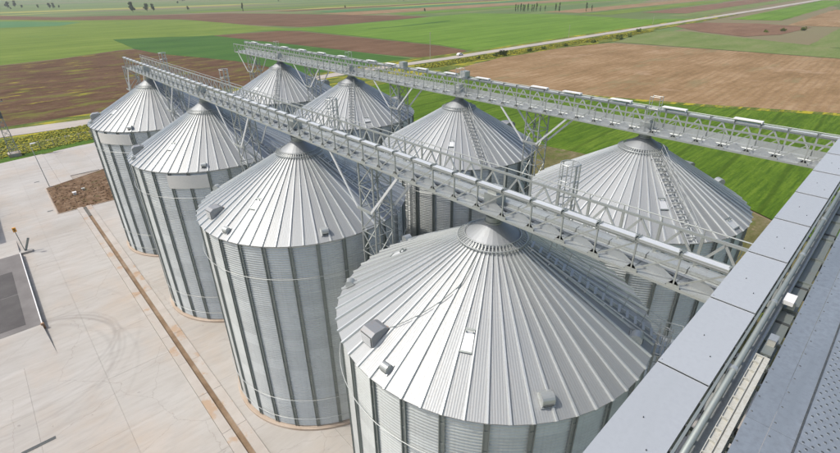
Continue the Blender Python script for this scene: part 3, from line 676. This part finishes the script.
for rw, t, zb, xo, ys in (('S', BF, 26.0, 0, 0), ('B', BB, 25.55, 21.83, 1.28)):
    for k in range(4):
        y = ys+k*D-Y0
        MB().tube((0, y, 25.37), (0, y, zb+.05), .2, 14).lathe([(0, 0)], 3).build('drop_spout', M['cream'], t)
        MB().box(-.42, .42, y-.42, y+.42, zb+.07, zb+.75).box(-.3, .3, y-.3, y+.3, zb+.75, zb+1.1).build('slide_gate_box', M['galv'], t)
        # upright ladder frame beside each spout
        f = MB(); xx = -.75 if rw == 'B' else .6
        for dx, dy in ((0, 0), (.55, 0), (0, .8), (.55, .8)): f.tube((xx+dx, y-.9+dy, zb+.06), (xx+dx, y-.9+dy, zb+3.0), .028, 5)
        z = zb+.4
        while z < zb+3.0: f.tube((xx, y-.9, z), (xx+.55, y-.9, z), .016, 4).tube((xx, y-.1, z), (xx+.55, y-.1, z), .016, 4); z += .33
        for z in (zb+2.0, zb+2.95): f.tube((xx, y-.9, z), (xx, y-.1, z), .02, 4).tube((xx+.55, y-.9, z), (xx+.55, y-.1, z), .02, 4)
        if rw == 'B': f.build('ladder_frame', M['galv'], t)
# cover reflections painted as white strips along the rear bridge's far rail
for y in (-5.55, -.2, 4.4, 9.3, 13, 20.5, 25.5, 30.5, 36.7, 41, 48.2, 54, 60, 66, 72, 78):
    MB().box(.92, 1.38, y-.95-Y0, y+.95-Y0, 27.05+.37, 27.05+.45).box(.92, 1.38, y-.95-Y0, y-.90-Y0, 27.05+.3, 27.05+.37).build('cover_glint', M['white'], BB)
for y in (-9.2, 3.0): pass
# drive unit boxes
for t, y, z in ((BB, 33.4, 27.1), (BB, 22.6, 27.1)):
    MB().box(.5, 1.3, y-Y0, y+.8-Y0, z+.3, z+.9).build('drive_housing', M['galv'], t)
# caged hatch ladders on the front bridge, one before each silo
cg = MB().ring(.48, 26.3, .03, 16, 5).ring(.48, 27.1, .03, 16, 5).ring(.48, 27.9, .03, 16, 5).ring(.48, 28.75, .03, 16, 5)
for j in range(6):
    a = R(60*j+15); cg.tube((.48*math.cos(a), .48*math.sin(a), 24.2), (.48*math.cos(a), .48*math.sin(a), 28.75), .03 if j % 2 else .02, 5)
cg.tube((.2, -.44, 24), (.2, -.44, 28.75), .04, 6).tube((-.2, -.44, 24), (-.2, -.44, 28.75), .04, 6)
z = 24.2
while z < 28.6: cg.tube((.2, -.44, z), (-.2, -.44, z), .016, 4); z += .3
cg_me = cg.mesh('ladder_cage', M['galv'])
for k in range(4): put('ladder_cage', cg_me, BF, T((1.78, k*D-3.2-Y0, 0)))
for k in range(4): MB().box(1.2, 2.3, k*D-3.8-Y0, k*D-2.6-Y0, 26.0, 26.06).build('landing_plate', M['floorp'], BF)

# ------------------------------------------------------------------ support towers between silos
def tower_proto(zb, end=False):
    t = thing('support_tower', '', 'support tower', (0, 0, 0), 0, 'lattice towers carrying the conveyor bridges')
    a = .85; zt = 22.6; zl = zb-.12
    for sx in (-1, 1):
        for sy in (-1, 1):
            MB().box(min(sx*a, sx*(a-.1)), max(sx*a, sx*(a-.1)), min(sy*a, sy*(a-.1)), max(sy*a, sy*(a-.1)), 0, zl).build('leg', M['truss'], t)
    lv = [0.3+i*(zl-.35)/14 for i in range(15)]
    hz = MB().beam((-a, a, 0), (a, a, 0), .06).beam((-a, -a, 0), (a, -a, 0), .06).beam((a, -a, 0), (a, a, 0), .06).beam((-a, -a, 0), (-a, a, 0), .06).mesh('brace_ring', M['truss'])
    dz = lv[1]-lv[0]
    xb = [MB().beam((s*a, -a, 0), (s*a, a, dz), .07).mesh('brace', M['truss']) for s in (-1, 1)]
    yb = [MB().beam((-a, s*a, 0), (a, s*a, dz), .07).mesh('brace', M['truss']) for s in (-1, 1)]
    for i, z in enumerate(lv):
        put('brace_ring', hz, t, T((0, 0, z)))
        if i < 14:
            for m_ in xb: put('brace', m_, t, T((0, 0, z)) if i % 2 == 0 else T((0, 0, z)) @ Rz(PI))
            for m_ in yb: put('brace', m_, t, T((0, 0, z)) if i % 2 == 0 else T((0, 0, z)) @ Rz(PI))
    for sx in (-1, 1):
        for sy in (-1, 1):
            if end and sy > 0: continue
            MB().beam((sx*1.1, sy*.75, zt-.3), (sx*1.1, sy*3.9, zb-.07), .08, .17).build('prop', M['casing'], t)
        MB().beam((sx*1.1, -.8, zt-.25), (sx*1.1, .8, zt-.25), .1, .2).build('head_beam', M['truss'], t)
    return t
pf = tower_proto(26.0); pbk = tower_proto(25.55)
order = ['between the first and second silos', 'between the second and third silos', 'between the third and fourth silos', 'beyond the farthest silo']
for k in range(4):
    o = pf if k == 0 else copy_tree(pf); o.location = (0, 10.85+k*D if k < 3 else 73.0+1.9, 0)
    if k == 3:
        for ch in list(o.children):
            if ch.name.startswith('prop') and ch.matrix_local is not None and max(v.co.y for v in ch.data.vertices) > 2: bpy.data.objects.remove(ch)
    o['label'] = 'lattice tower under the front bridge, '+order[k]+' of the front row'
for k in range(4):
    o = pbk if k == 0 else copy_tree(pbk); o.location = (21.83, 1.28+10.85+k*D, 0)
    o['label'] = 'lattice tower under the rear bridge, '+order[k]+' of the back row'

# ------------------------------------------------------------------ covered conveyor and tower deck at the lower right
ZE = 28.0; RA = .020
ENC = thing('covered_conveyor', 'flat pale blue-grey sheet covered conveyor crossing the lower right corner', 'conveyor', (0, -11.66, ZE), RA)
xs = [-20.0, -16, -12.0, -8.05, -4.05, -.05, 3.8, 7.65, 11.6, 15.5, 19.4, 23.3, 27.2, 31]
for i, (a, b) in enumerate(zip(xs, xs[1:])):
    m_ = MB().box(a+.012, b-.012, -1.22, 0, -.02, .0).box(a+.012, b-.012, -.012, .0, -.12, -.021).box(a+.012, b-.012, -1.22, -1.208, -.12, -.021).box(a+.012, a+.03, -1.22, 0, .0, .008).build('cover_sheet', M['enc'], ENC)
    MB().box(b-.08, b+.10, -1.19, -.03, -.075, -.06).build('joint_bar', M['dark'], ENC)
    m_.matrix_local = T((a, 0, 0)) @ Ry(R(.5)) @ T((-a, 0, .022))
    for ys in (-.02, -1.2):
        MB().box(a+.01, b-.01, ys-.01, ys+.01, -1.1, -.13).build('side_sheet', M['galv'], ENC)
    MB().tube((a+.12, -.06, -.01), (a+.12, -.06, .03), .012, 6).tube((a+1.9, -.5, -.01), (a+1.9, -.5, .026+.018), .012, 6).tube((a+1.1, -.9, -.01), (a+1.1, -.9, .026+.018), .014, 6).build('screw_head', M['dark'], ENC)
MB().box(-20, 31, -1.19, -.03, -1.16, -1.1).build('bottom_sheet', M['galv'], ENC)
pp = MB()
for ys, rr, zz in ((-1.30, .035, .02),): pp.box(-20, 31, ys-.03, ys+.03, zz-.06, zz)
pp.build('edge_angle', M['stiff'], ENC)
k = -19.5
brm = MB().box(-.03, .03, -1.33, -1.23, -.3, -.02).mesh('clip', M['dark'])
while k < 30: put('clip', brm, ENC, T((k, 0, 0))); k += .9

TWR = thing('round_conduit', 'grey round steel pipe alongside the covered conveyor', 'pipe', (0, -11.66, ZE), RA)
MB().tube((-20, -1.46, -.06), (31, -1.46, -.06), .075, 14).build('pipe', M['stiff'], TWR, True)
for k in range(13): MB().tube((-19+k*4, -1.46, -.06), (-18.85+k*4, -1.46, -.06), .095, 14).build('coupling', M['galv'], TWR)
HR = thing('side_channel', 'dull grey steel channel in the gap beside the pipe', 'steel channel', (0, -11.66, ZE-.55), RA)
MB().box(-20, 31, -1.66, -1.6, -.12, .1).box(-20, 31, -1.66, -1.48, -.12, -.09).build('channel_beam', M['galv'], HR)
for i in range(22): MB().box(-19.5+i*2.2, -19.42+i*2.2, -2.2, -1.3, -.3, -.125).build('cross_bracket', M['stiff'], HR)

TRY = thing('cable_tray', 'cream painted slatted cable tray ending beside the grey deck plates', 'cable tray', (0, -11.66, ZE-.02), RA)
MB().box(-20, -5.95, -1.86, -1.70, -.06, -.03).box(-20, -5.95, -1.715, -1.70, -.03, .03).box(-20, -5.95, -1.87, -1.855, -.03, .03).build('tray_bed', M['cream'], TRY)
MB().box(-20, -5.95, -2.01, -1.90, -.05, .02).box(-20, -5.95, -1.90, -1.872, -.05, -.03).build('side_rail', M['cream'], TRY)
x = -13.0
sl = MB().box(-.012, .012, -1.856, -1.714, -.028, .036).mesh('slat', M['cream'])
while x < -6.0: put('slat', sl, TRY, T((x, 0, 0))); x += .42
MB().box(-5.96, -5.93, -2.01, -1.69, -.06, .035).build('end_cap', M['cream'], TRY)

DK = thing('deck', 'dark blue-grey riveted deck plates with a perforated tread strip at the right edge', 'deck', (0, -11.66, ZE), RA)
xd = [-16.0, -12.0, -8.4, -4.6, -.9, 3.1, 7.1, 11, 15, 19, 23, 27, 31]
for a, b in zip(xd, xd[1:]):
    for (y0, y1) in ((-2.55, -2.10), (-3.02, -2.556)):
        pl = MB().box(a+.004, b-.004, y0, y1, -.012, random.uniform(-.001, .003)).build('deck_plate', M['plate'], DK)
        rv = MB(); x = a+.25
        while x < b-.1:
            rv.lathe([(0, .012), (.016, .010), (.024, .003)], 8)
            for q in range(len(rv.v)-24, len(rv.v)): rv.v[q] = (rv.v[q][0]+x, rv.v[q][1]+(y1-.05 if y0 < -2.6 else y0+.40), rv.v[q][2])
            x += .62
        rv.build('rivets', M['dark'], pl)
    MB().box(a, b, -2.10+.0, -2.094, -.16, -.014).build('edge_skirt', M['plate'], DK)
for a, b in zip(xd, xd[1:]):
    for y0, y1 in ((-3.9, -3.06), (-4.8, -3.905)):
        MB().box(a+.005, b-.005, y0, y1, -.03, .006).build('tread_plate', M['plate'], DK)
bt = MB(); bh = MB()
def disc(mb, x, y, r0, r1, z0, z1, n=8):
    mb.add([(x+r0*math.cos(2*PI*i/n), y+r0*math.sin(2*PI*i/n), z0) for i in range(n)]+[(x+r1*math.cos(2*PI*i/n), y+r1*math.sin(2*PI*i/n), z1) for i in range(n)], [(i, (i+1) % n, (i+1) % n+n, i+n) for i in range(n)])
x = -12.5; r_ = 0
while x < 6:
    y = -3.14-(.08 if r_ % 2 else 0)
    while y > -4.7:
        x_ = x+random.uniform(-.004, .004); disc(bt, x_, y, .036, .026, .006, .022, 7)
        mbn = 6; bh.add([(x_+.025*math.cos(2*PI*i/mbn), y+.025*math.sin(2*PI*i/mbn), .0165) for i in range(mbn)], [tuple(range(mbn))])
        y -= .165
    x += .16; r_ += 1
bt.build('tread_rims', M['plate'], DK, kind='stuff'); bh.build('tread_holes', M['dark'], DK, kind='stuff')
MB().box(-20, 31, -3.058, -3.024, -.05, .02).build('joint_strip', M['dark'], DK)
# steel frame below, carries deck and conveyor
FR = thing('steel_scaffold', 'steel beams and columns under the deck and covered conveyor', 'steel frame', (0, -11.66, 0), RA)
for y in (-.25, -1.0, -2.2, -3.6): MB().box(-20, 31, y-.08, y+.08, ZE-1.45, ZE-1.18).build('girder', M['stiff'], FR)
for i in range(14):
    MB().box(-19+i*3.6, -18.85+i*3.6, -4.8, .1, ZE-1.62, ZE-1.46).build('joist', M['stiff'], FR)
for x in (2, 13, 28):
    for y in (-.4, -4.4): MB().box(x-.14, x+.14, y-.14, y+.14, -.1, ZE-1.63).build('column', M['galv'], FR)
for i in range(22): MB().box(-19.4+i*2.2, -19.25+i*2.2, -2.3, -2.2, ZE-1.18, ZE-.17).build('deck_post', M['stiff'], FR)
DU = thing('lower_duct', 'grey steel duct low in the gap between covered conveyor and deck', 'duct', (0, -11.66, ZE-1.1), RA)
MB().box(-20, 31, -2.02, -1.32, -.05, .35).build('duct_casing', M['stiff'], DU)
for i in range(18): MB().box(-19+i*2.7, -18.9+i*2.7, -2.06, -1.29, -.07, .38).build('duct_flange', M['dark'], DU)
FL = thing('floodlight', 'white square floodlight box in the gap beside the pipe', 'floodlight', (-1.95, -13.45, ZE-.35), RA)
MB().box(-.28, .28, -.14, .14, .0, .14).build('housing', M['white'], FL); MB().box(-.23, .23, -.146, -.141, .02, .12).build('lens', M['glass'], FL)
MB().box(-.04, .04, -.2, -.0, -.25, -.001).build('bracket', M['galv'], FL)
JB = thing('junction_box', 'grey junction box with bracket beside the end of the cream tray', 'junction box', (-4.7, -13.62, ZE-.3), RA)
MB().box(-.16, .16, -.09, .09, 0, .2).build('box_body', M['cream'], JB); MB().box(-.17, .17, -.1, .1, .2, .215).build('lid', M['galv'], JB); MB().box(-.6, .5, -.12, .12, -.05, -.001).build('bracket', M['stiff'], JB)

# ------------------------------------------------------------------ yard things
SO = thing('shadow_building', 'unseen low cream building added outside the left edge to cast a shadow on the yard', 'building', (-27.2, 84, 0))  # out-of-view building, added to cast the shadow at the yard's left edge
MB().box(-9, 0, 0, 22, 0, 5.6).build('wall', M['sign'], SO); MB().box(-9.3, .3, -.3, 22.3, 5.601, 5.85).build('roof', M['galv'], SO)
for i in range(5): MB().box(.005, .05, 1.5+i*4.2, 3.6+i*4.2, 1.2, 2.8).build('window', M['glass'], SO)
WB = thing('weighbridge', 'raised grey truck weighbridge deck with white edge rail at the left of the yard', 'weighbridge', (-22.4, 50.4, 0))
MB().box(-9, 0, 0, 23.4, 0, .62).build('deck', M['mat'], WB)
MB().box(-9, -1.45, 1.2, 9.8, .62, .64).build('dark_mat', M['mat2'], WB); MB().box(-9, -1.45, 10.0, 17.5, .62, .64).build('dark_mat', M['mat2'], WB)
MB().box(.002, .10, -.1, 23.5, .35, .74).build('edge_rail', M['white'], WB)
MB().add([(-9, -7.6, 0), (.5, -6.6, 0), (0, -.002, .60), (-9, -.002, .60), (0, -.002, 0), (-9, -.002, 0)], [(0, 1, 2, 3), (1, 4, 2), (0, 3, 5), (3, 2, 4, 5), (0, 5, 4, 1)]).build('ramp', M['conc'], WB)
MB().add([(-9, 31, 0), (0, 31, 0), (0, 23.402, .60), (-9, 23.402, .60), (0, 23.402, 0), (-9, 23.402, 0)], [(3, 2, 1, 0), (1, 2, 4), (0, 5, 3), (2, 3, 5, 4), (0, 1, 4, 5)]).build('ramp', M['conc'], WB)
MB().box(-.1, .25, -.3, -.05, .0, .8).build('end_bollard', M['rust'], WB)
BE = thing('signal_post', 'grey post with orange signal head beside the far corner of the weighbridge', 'signal post', (-21.7, 75.0, 0))
MB().tube((0, 0, 0), (-.15, 0, 3.9), .055, 8).build('post', M['stiff'], BE)
MB().box(-.36, .10, -.12, .12, 3.75, 4.45).build('signal_head', M['orange'], BE); MB().tube((-.13, -.13, 4.22), (-.13, -.17, 4.22), .09, 10).tube((-.13, -.13, 3.98), (-.13, -.17, 3.98), .09, 10).build('signal_lens', M['glass'], BE)
MB().box(-.9, .9, -.5, .5, 0, .32).build('base', M['conc'], BE)
MB().beam((.1, .1, .32), (1.0, .2, 2.2), .08, .3).build('barrier_arm', M['stiff'], BE)
LP = thing('lamp_post', 'slim grey lamp post at the far corner of the dirt bed', 'lamp post', (-14.6, 105.9, 0))
MB().box(-.35, .35, -.35, .35, 0, .12).build('base', M['curb'], LP); MB().tube((0, 0, .12), (-.4, 0, 9.2), .09, 8, .05).build('post', M['galv'], LP)
MB().beam((-.4, 0, 9.2), (-.1, .3, 9.35), .06).box(-.35, .5, .1, .5, 9.3, 9.46).build('lamp_head', M['white'], LP)
# lattice mast
MS = thing('lattice_mast', 'dark lattice power mast on a white concrete base at the left edge', 'mast', (-17.6, 139.0, 0))
MB().box(-1.3, 1.3, -1.3, 1.3, -.35, .5).build('base', M['curb'], MS)
hh = 14.5; ww = lambda z: .95*(1-z/hh*.72)
for sx in (-1, 1):
    for sy in (-1, 1): MB().angle((sx*ww(0), sy*ww(0), .5), (sx*ww(hh), sy*ww(hh), hh), .12, .02, fl=-sx*sy).build('leg', M['stiff'], MS)
b_ = MB()
for i in range(10):
    za, zb_ = .5+i*1.4, .5+(i+1)*1.4
    for (ax, ay, bx, by) in ((-1, -1, 1, -1), (1, -1, 1, 1), (1, 1, -1, 1), (-1, 1, -1, -1)):
        b_.beam((ax*ww(za), ay*ww(za), za), (bx*ww(zb_), by*ww(zb_), zb_), .06).beam((bx*ww(za), by*ww(za), za), (ax*ww(zb_), ay*ww(zb_), zb_), .06)
b_.build('braces', M['stiff'], MS)
MB().box(-1.9, 1.9, -.08, .08, 13.0, 13.15).box(-1.4, 1.4, -.08, .08, 14.2, 14.33).build('crossarm', M['stiff'], MS)
for x in (-1.8, -.9, .9, 1.8): MB().lathe([(0, 13.6), (.10, 13.6), (.10, 13.45), (.05, 13.4), (.12, 13.35), (.05, 13.3), (.1, 13.2), (0, 13.15)], 8).xf(T((x, 0, 0))).build('insulator', M['glass'], MS)
MB().box(-.7, .7, -.55, .55, 9.2, 10.8).build('transformer', M['dark'], MS)
# boundary fence
FN = thing('wire_fence', 'thin wire fence on slim posts in the grass beyond the yard', 'fence', (0, 0, -.33))
pm = MB().box(-.06, .06, -.06, .06, 0, 2.0).beam((0, 0, 2.0), (.12, -.3, 2.35), .05).mesh('post', M['curb'])
ps = []
for i in range(-16, 15):
    x = i*3.0; y = 143.5+.17*x; ps.append((x, y)); put('post', pm, FN, T((x, y, 0)))
wm = MB()
for z in (.5, 1.0, 1.5, 1.95): wm.path([(x, y, z) for x, y in ps[::5]+[ps[-1]]], .012, 3)
wm.build('wire', M['galv'], FN)

# car on the road
CA = thing('parked_car', 'small silver car on the gravel road', 'car', (196, 184.0, -.26), R(2))
prof = [(-2.1, .35), (2.1, .35), (2.12, .75), (1.2, .92), (.6, 1.42), (-1.0, 1.45), (-1.75, .98), (-2.12, .9)]
m_ = MB().add([(x, -.85, z) for x, z in prof]+[(x, .85, z) for x, z in prof], [tuple(range(8)), tuple(range(15, 7, -1))]+[(i+8, (i+1) % 8+8, (i+1) % 8, i) for i in range(8)])
m_.build('body', M['white'], CA)
MB().box(-1.05, -.2, -.86, .86, 1.0, 1.34).box(-.1, .7, -.86, .86, 1.0, 1.3).build('side_window', M['glass'], CA)
MB().add([(1.17, -.7, .96), (1.17, .7, .96), (.68, .65, 1.40), (.68, -.65, 1.40)], [(0, 1, 2, 3)]).xf(T((.02, 0, .02))).build('windscreen', M['glass'], CA)
for x in (-1.3, 1.3):
    for y in (-.8, .8): MB().tube((x, y-.1, .32), (x, y+.1, .32), .32, 14).build('wheel', M['tyre'], CA)
# roadside poles
for (x, y, h, lab) in ((176, 188.5, 14.0, 'tall thin pale pole by the road behind the brown strip'), (329, 193, 9.0, 'thin pale pole beside the road in front of the green field'), (497, 201, 9, 'thin pale pole by the road farther right')):
    o = thing('utility_pole', lab, 'pole', (x, y, -.4))
    MB().tube((0, 0, 0), (0, 0, h), .16, 8, .09).build('pole_shaft', M['curb'], o); MB().box(-.7, .7, -.06, .06, h-.5, h-.38).build('crossarm', M['curb'], o)

# ------------------------------------------------------------------ trees and plants
def crown_mesh(kind, n, h, r, seed, leaf, mat='leaf'):
    rn = random.Random(seed); mb = MB(); clumps = []
    for _ in range(14 if kind != 'poplar' else 18):
        if kind == 'poplar': t = rn.uniform(.05, 1); cz = h*t; rr = r*(math.sin(PI*min(1, t*.85+.12))**.7)*rn.uniform(.2, .75)
        elif kind == 'bush': cz = h*rn.uniform(.15, .75); rr = r*rn.uniform(.1, .75)
        else: cz = h*rn.uniform(.25, .9); rr = r*math.sin(PI*(cz/h*.8+.1))*rn.uniform(.15, .8)
        a = rn.uniform(0, 2*PI); clumps.append((rr*math.cos(a), rr*math.sin(a), cz, r*rn.uniform(.22, .42)))
    for i in range(n):
        cx, cy, cz, cr = rn.choice(clumps)
        d = Vector((rn.gauss(0, 1), rn.gauss(0, 1), rn.gauss(0, 1))).normalized()*cr*rn.uniform(.5, 1.05)
        p = Vector((cx, cy, max(.05, cz))) + (Vector((d.x, d.y, d.z*(2 if kind == 'poplar' else .9))))
        p.z = max(.03, p.z)
        u = Vector((rn.gauss(0, 1), rn.gauss(0, 1), rn.gauss(0, 1))).normalized(); v = u.orthogonal().normalized(); s = leaf*rn.uniform(.6, 1.3)
        mb.add([p-u*s-v*s*.5, p+u*s-v*s*.5, p+u*s*.8+v*s*.5, p-u*s*.8+v*s*.5], [(0, 1, 2, 3)])
    return mb.mesh('crown', M[mat])
def trunk_mesh(h, r, branches=5, seed=1):
    rn = random.Random(seed); mb = MB().tube((0, 0, 0), (0, 0, h*.45), r, 7, r*.7).tube((0, 0, h*.45), (rn.uniform(-.2, .2), .1, h*.85), r*.7, 6, r*.2)
    for i in range(branches):
        z = h*rn.uniform(.25, .6); a = rn.uniform(0, 6.28); L = h*rn.uniform(.15, .3)
        mb.tube((0, 0, z), (L*math.cos(a), L*math.sin(a), z+L*.9), r*.35, 5, r*.1)
    return mb.mesh('trunk', M['bark'])
pop = [(crown_mesh('poplar', 500, 11, 1.5, s, .38), trunk_mesh(11, .22, 4, s)) for s in (1, 2, 3)]
rnd_ = [(crown_mesh('round', 800, 12, 5.0, s, .6), trunk_mesh(11, .4, 6, s)) for s in (4, 5)]
bsh = [(crown_mesh('bush', 420, 2.6, 2.6, s, .28, 'leafy'), trunk_mesh(2.2, .1, 5, s)) for s in (6, 7, 8)]
def plant(name, label, cat, pair, x, y, s, group=None, sz=None, crown='crown', stem='trunk'):
    o = thing(name, label, cat, (x, y, -.45), random.uniform(0, 6.28), group); o.scale = (s, s, sz or s)
    put('crown', pair[0], o); put('trunk', pair[1], o)
    return o
ORD = 'first second third fourth fifth sixth seventh eighth ninth tenth eleventh twelfth thirteenth fourteenth fifteenth'.split()
for i, (x, y) in enumerate([(630, 470), (632, 467), (634, 463), (636, 460), (637, 458), (640, 454), (643, 449), (644, 446), (646, 443), (649, 438), (653, 432), (661, 419), (664, 414), (684, 381), (688, 374)]):
    plant('poplar_tree', 'slender dark poplar, '+ORD[i]+' from the left in the far tree row', 'tree', pop[i % 3], x, y, random.uniform(.75, 1.15) if i not in (9, 10) else .7, 'poplars in the far row')
for i, (x, y, s, lab) in enumerate([(236, 1050, 1.35, 'large dark rounded tree at the top left, left of the paired trees'), (266, 1072, 1.1, 'left tree of the close pair at the top left'), (274, 1058, 1.0, 'right tree of the close pair at the top left'),
                                   (98, 1641, 1.2, 'faint far tree at the upper left corner'), (119, 1725, 1.2, 'second faint far tree near the upper left corner'), (168, 1513, .9, 'left of two small far trees at upper left'), (175, 1502, .9, 'right of two small far trees at upper left')]):
    plant('broadleaf_tree', lab, 'tree', rnd_[i % 2], x, y, s*.95, None, s*1.1)
plant('poplar_tree', 'single narrow tree standing alone above the brown strip', 'tree', pop[1], 377, 888, 1.35).scale = (1.6, 1.6, 1.2)
for i, (x, y, s, lab) in enumerate([(332, 1039, 2.2, 'wide low dark bush alone in the far green fields'), (554, 821, 1.5, 'tiny far bush above the brown strips'), (543, 583, 1.5, 'small round dark bush above the green field'), (122, 1597, 2.2, 'far bush between faint trees at upper left'), (149, 1549, 2.4, 'far low bush at upper left')]):
    plant('bush', lab, 'bush', (rnd_[0][0], bsh[0][1]), x, y, s*.28)
rb = random.Random(9)
for i in range(22):
    x = rb.uniform(60, 1500); y = rb.uniform(900, 2300)
    if i % 3: y = 1500+rb.uniform(-20, 20)+.1*x
    plant('far_tree', 'tiny far dark tree in the hazy fields near the horizon', 'tree', (rnd_[i % 2][0], rnd_[i % 2][1]), x, y, rb.uniform(.35, .9), 'tiny trees near the horizon')
ROADB = [(212.9, 165.3, 1.3, 'largest roadside bush, beside yellow flowers'), (207.2, 166.1, .9, 'bush just left of the largest roadside bush'), (238.5, 165.5, .9, 'low bush on the verge right of the largest one'), (253, 164.3, .8, 'small bush halfway along the verge'), (277, 163.3, .8, 'small bush on the verge below the thin pole'),
         (308, 160.7, .8, 'low bush at the corner of the tan field'), (340, 157.5, 1.4, 'dark bush touching the road near the pale green field'), (362, 160.1, 1.1, 'dark bush on the road edge, right of its larger neighbour'), (194, 168, .7, 'small bush near the car on the verge'), (502, 78, 1.1, 'far right dark hedge bush beside the red field'), (483, 88, 1.0, 'dark hedge bush left of the far right one'), (464, 95, .8, 'leftmost dark hedge bush by the red field'), (403, 172, 1.2, 'bush at the field corner along the road')]
for i, (x, y, s, lab) in enumerate(ROADB): plant('bush', lab, 'bush', bsh[i % 3], x, y, s)

def scatter(name, label_kind, poly_fn, n, hmin, hmax, mat, seed, w=.35):
    rn = random.Random(seed); mb = MB()
    for _ in range(n):
        x, y, z = poly_fn(rn)
        for k in range(3):
            a = rn.uniform(0, 2*PI); h = rn.uniform(hmin, hmax); ww_ = w*rn.uniform(.5, 1); dx, dy = math.cos(a)*ww_, math.sin(a)*ww_
            lx, ly = rn.uniform(-.2, .2), rn.uniform(-.2, .2)
            mb.add([(x-dx, y-dy, z+h*.6), (x+dy*.9, y-dx*.9, z+h*.5), (x+dx+lx, y+dy+ly, z+h), (x-dy+lx, y+dx+ly, z+h*.85)], [(0, 1, 2, 3)])
    o = mb.build(name, M[mat]); o['kind'] = 'stuff'; o['label'] = label_kind; o['category'] = 'plants'; return o
def f_verge(rn):
    x = rn.uniform(-50, 30); return (x, rn.uniform(141.5, 161)+.17*x*.9, -.35)
scatter('verge_weeds', 'yellow flowering weeds and grass on the verge between yard and road', f_verge, 6000, .05, .3, 'flower', 1)
def f_weedy(rn):
    while True:
        x = rn.uniform(-110, 95); b = rn.gauss(0, 1); y = rn.choice((190, 204, 223, 245, 268))+.04*x+b*3.2
        if math.sin(x*.11+y)*math.sin(x*.05+y*.3) > -.2: return (x, y, -.48)
#scatter('field_weeds', 'rows of yellow weeds in the brown ploughed field', f_weedy, 3000, .1, .4, 'flower', 2, .35)
def f_wheat(rn):
    y = rn.uniform(-40, 150); x = rn.uniform(81, 150); return (x, y, -.38)
#scatter('wheat_tufts', 'rough leafy tufts over the near green wheat field', f_wheat, 30000, .06, .2, 'crop', 3, .22)
def f_rv(rn):
    x = rn.uniform(150, 420); return (x, rn.uniform(163, 174)+.02*(x-200)*.3, -.36)
scatter('roadside_weeds', 'yellow green weeds along the near side of the gravel road', f_rv, 4000, .1, .6, 'flower', 4, .5)

# ------------------------------------------------------------------ haze
hz = NT('haze'); hz.t.nodes.remove(hz.b)
pv = hz.n('ShaderNodeVolumePrincipled'); pv.inputs['Density'].default_value = .00015; pv.inputs['Color'].default_value = (.86, .90, .92, 1); pv.inputs['Anisotropy'].default_value = .2
hz.l(pv.outputs[0], hz.t.nodes['Material Output'].inputs['Volume'])
MB().box(-9500, 12500, -9500, 12500, -1.7, 42).build('haze', hz.m, None, False, kind='stuff')
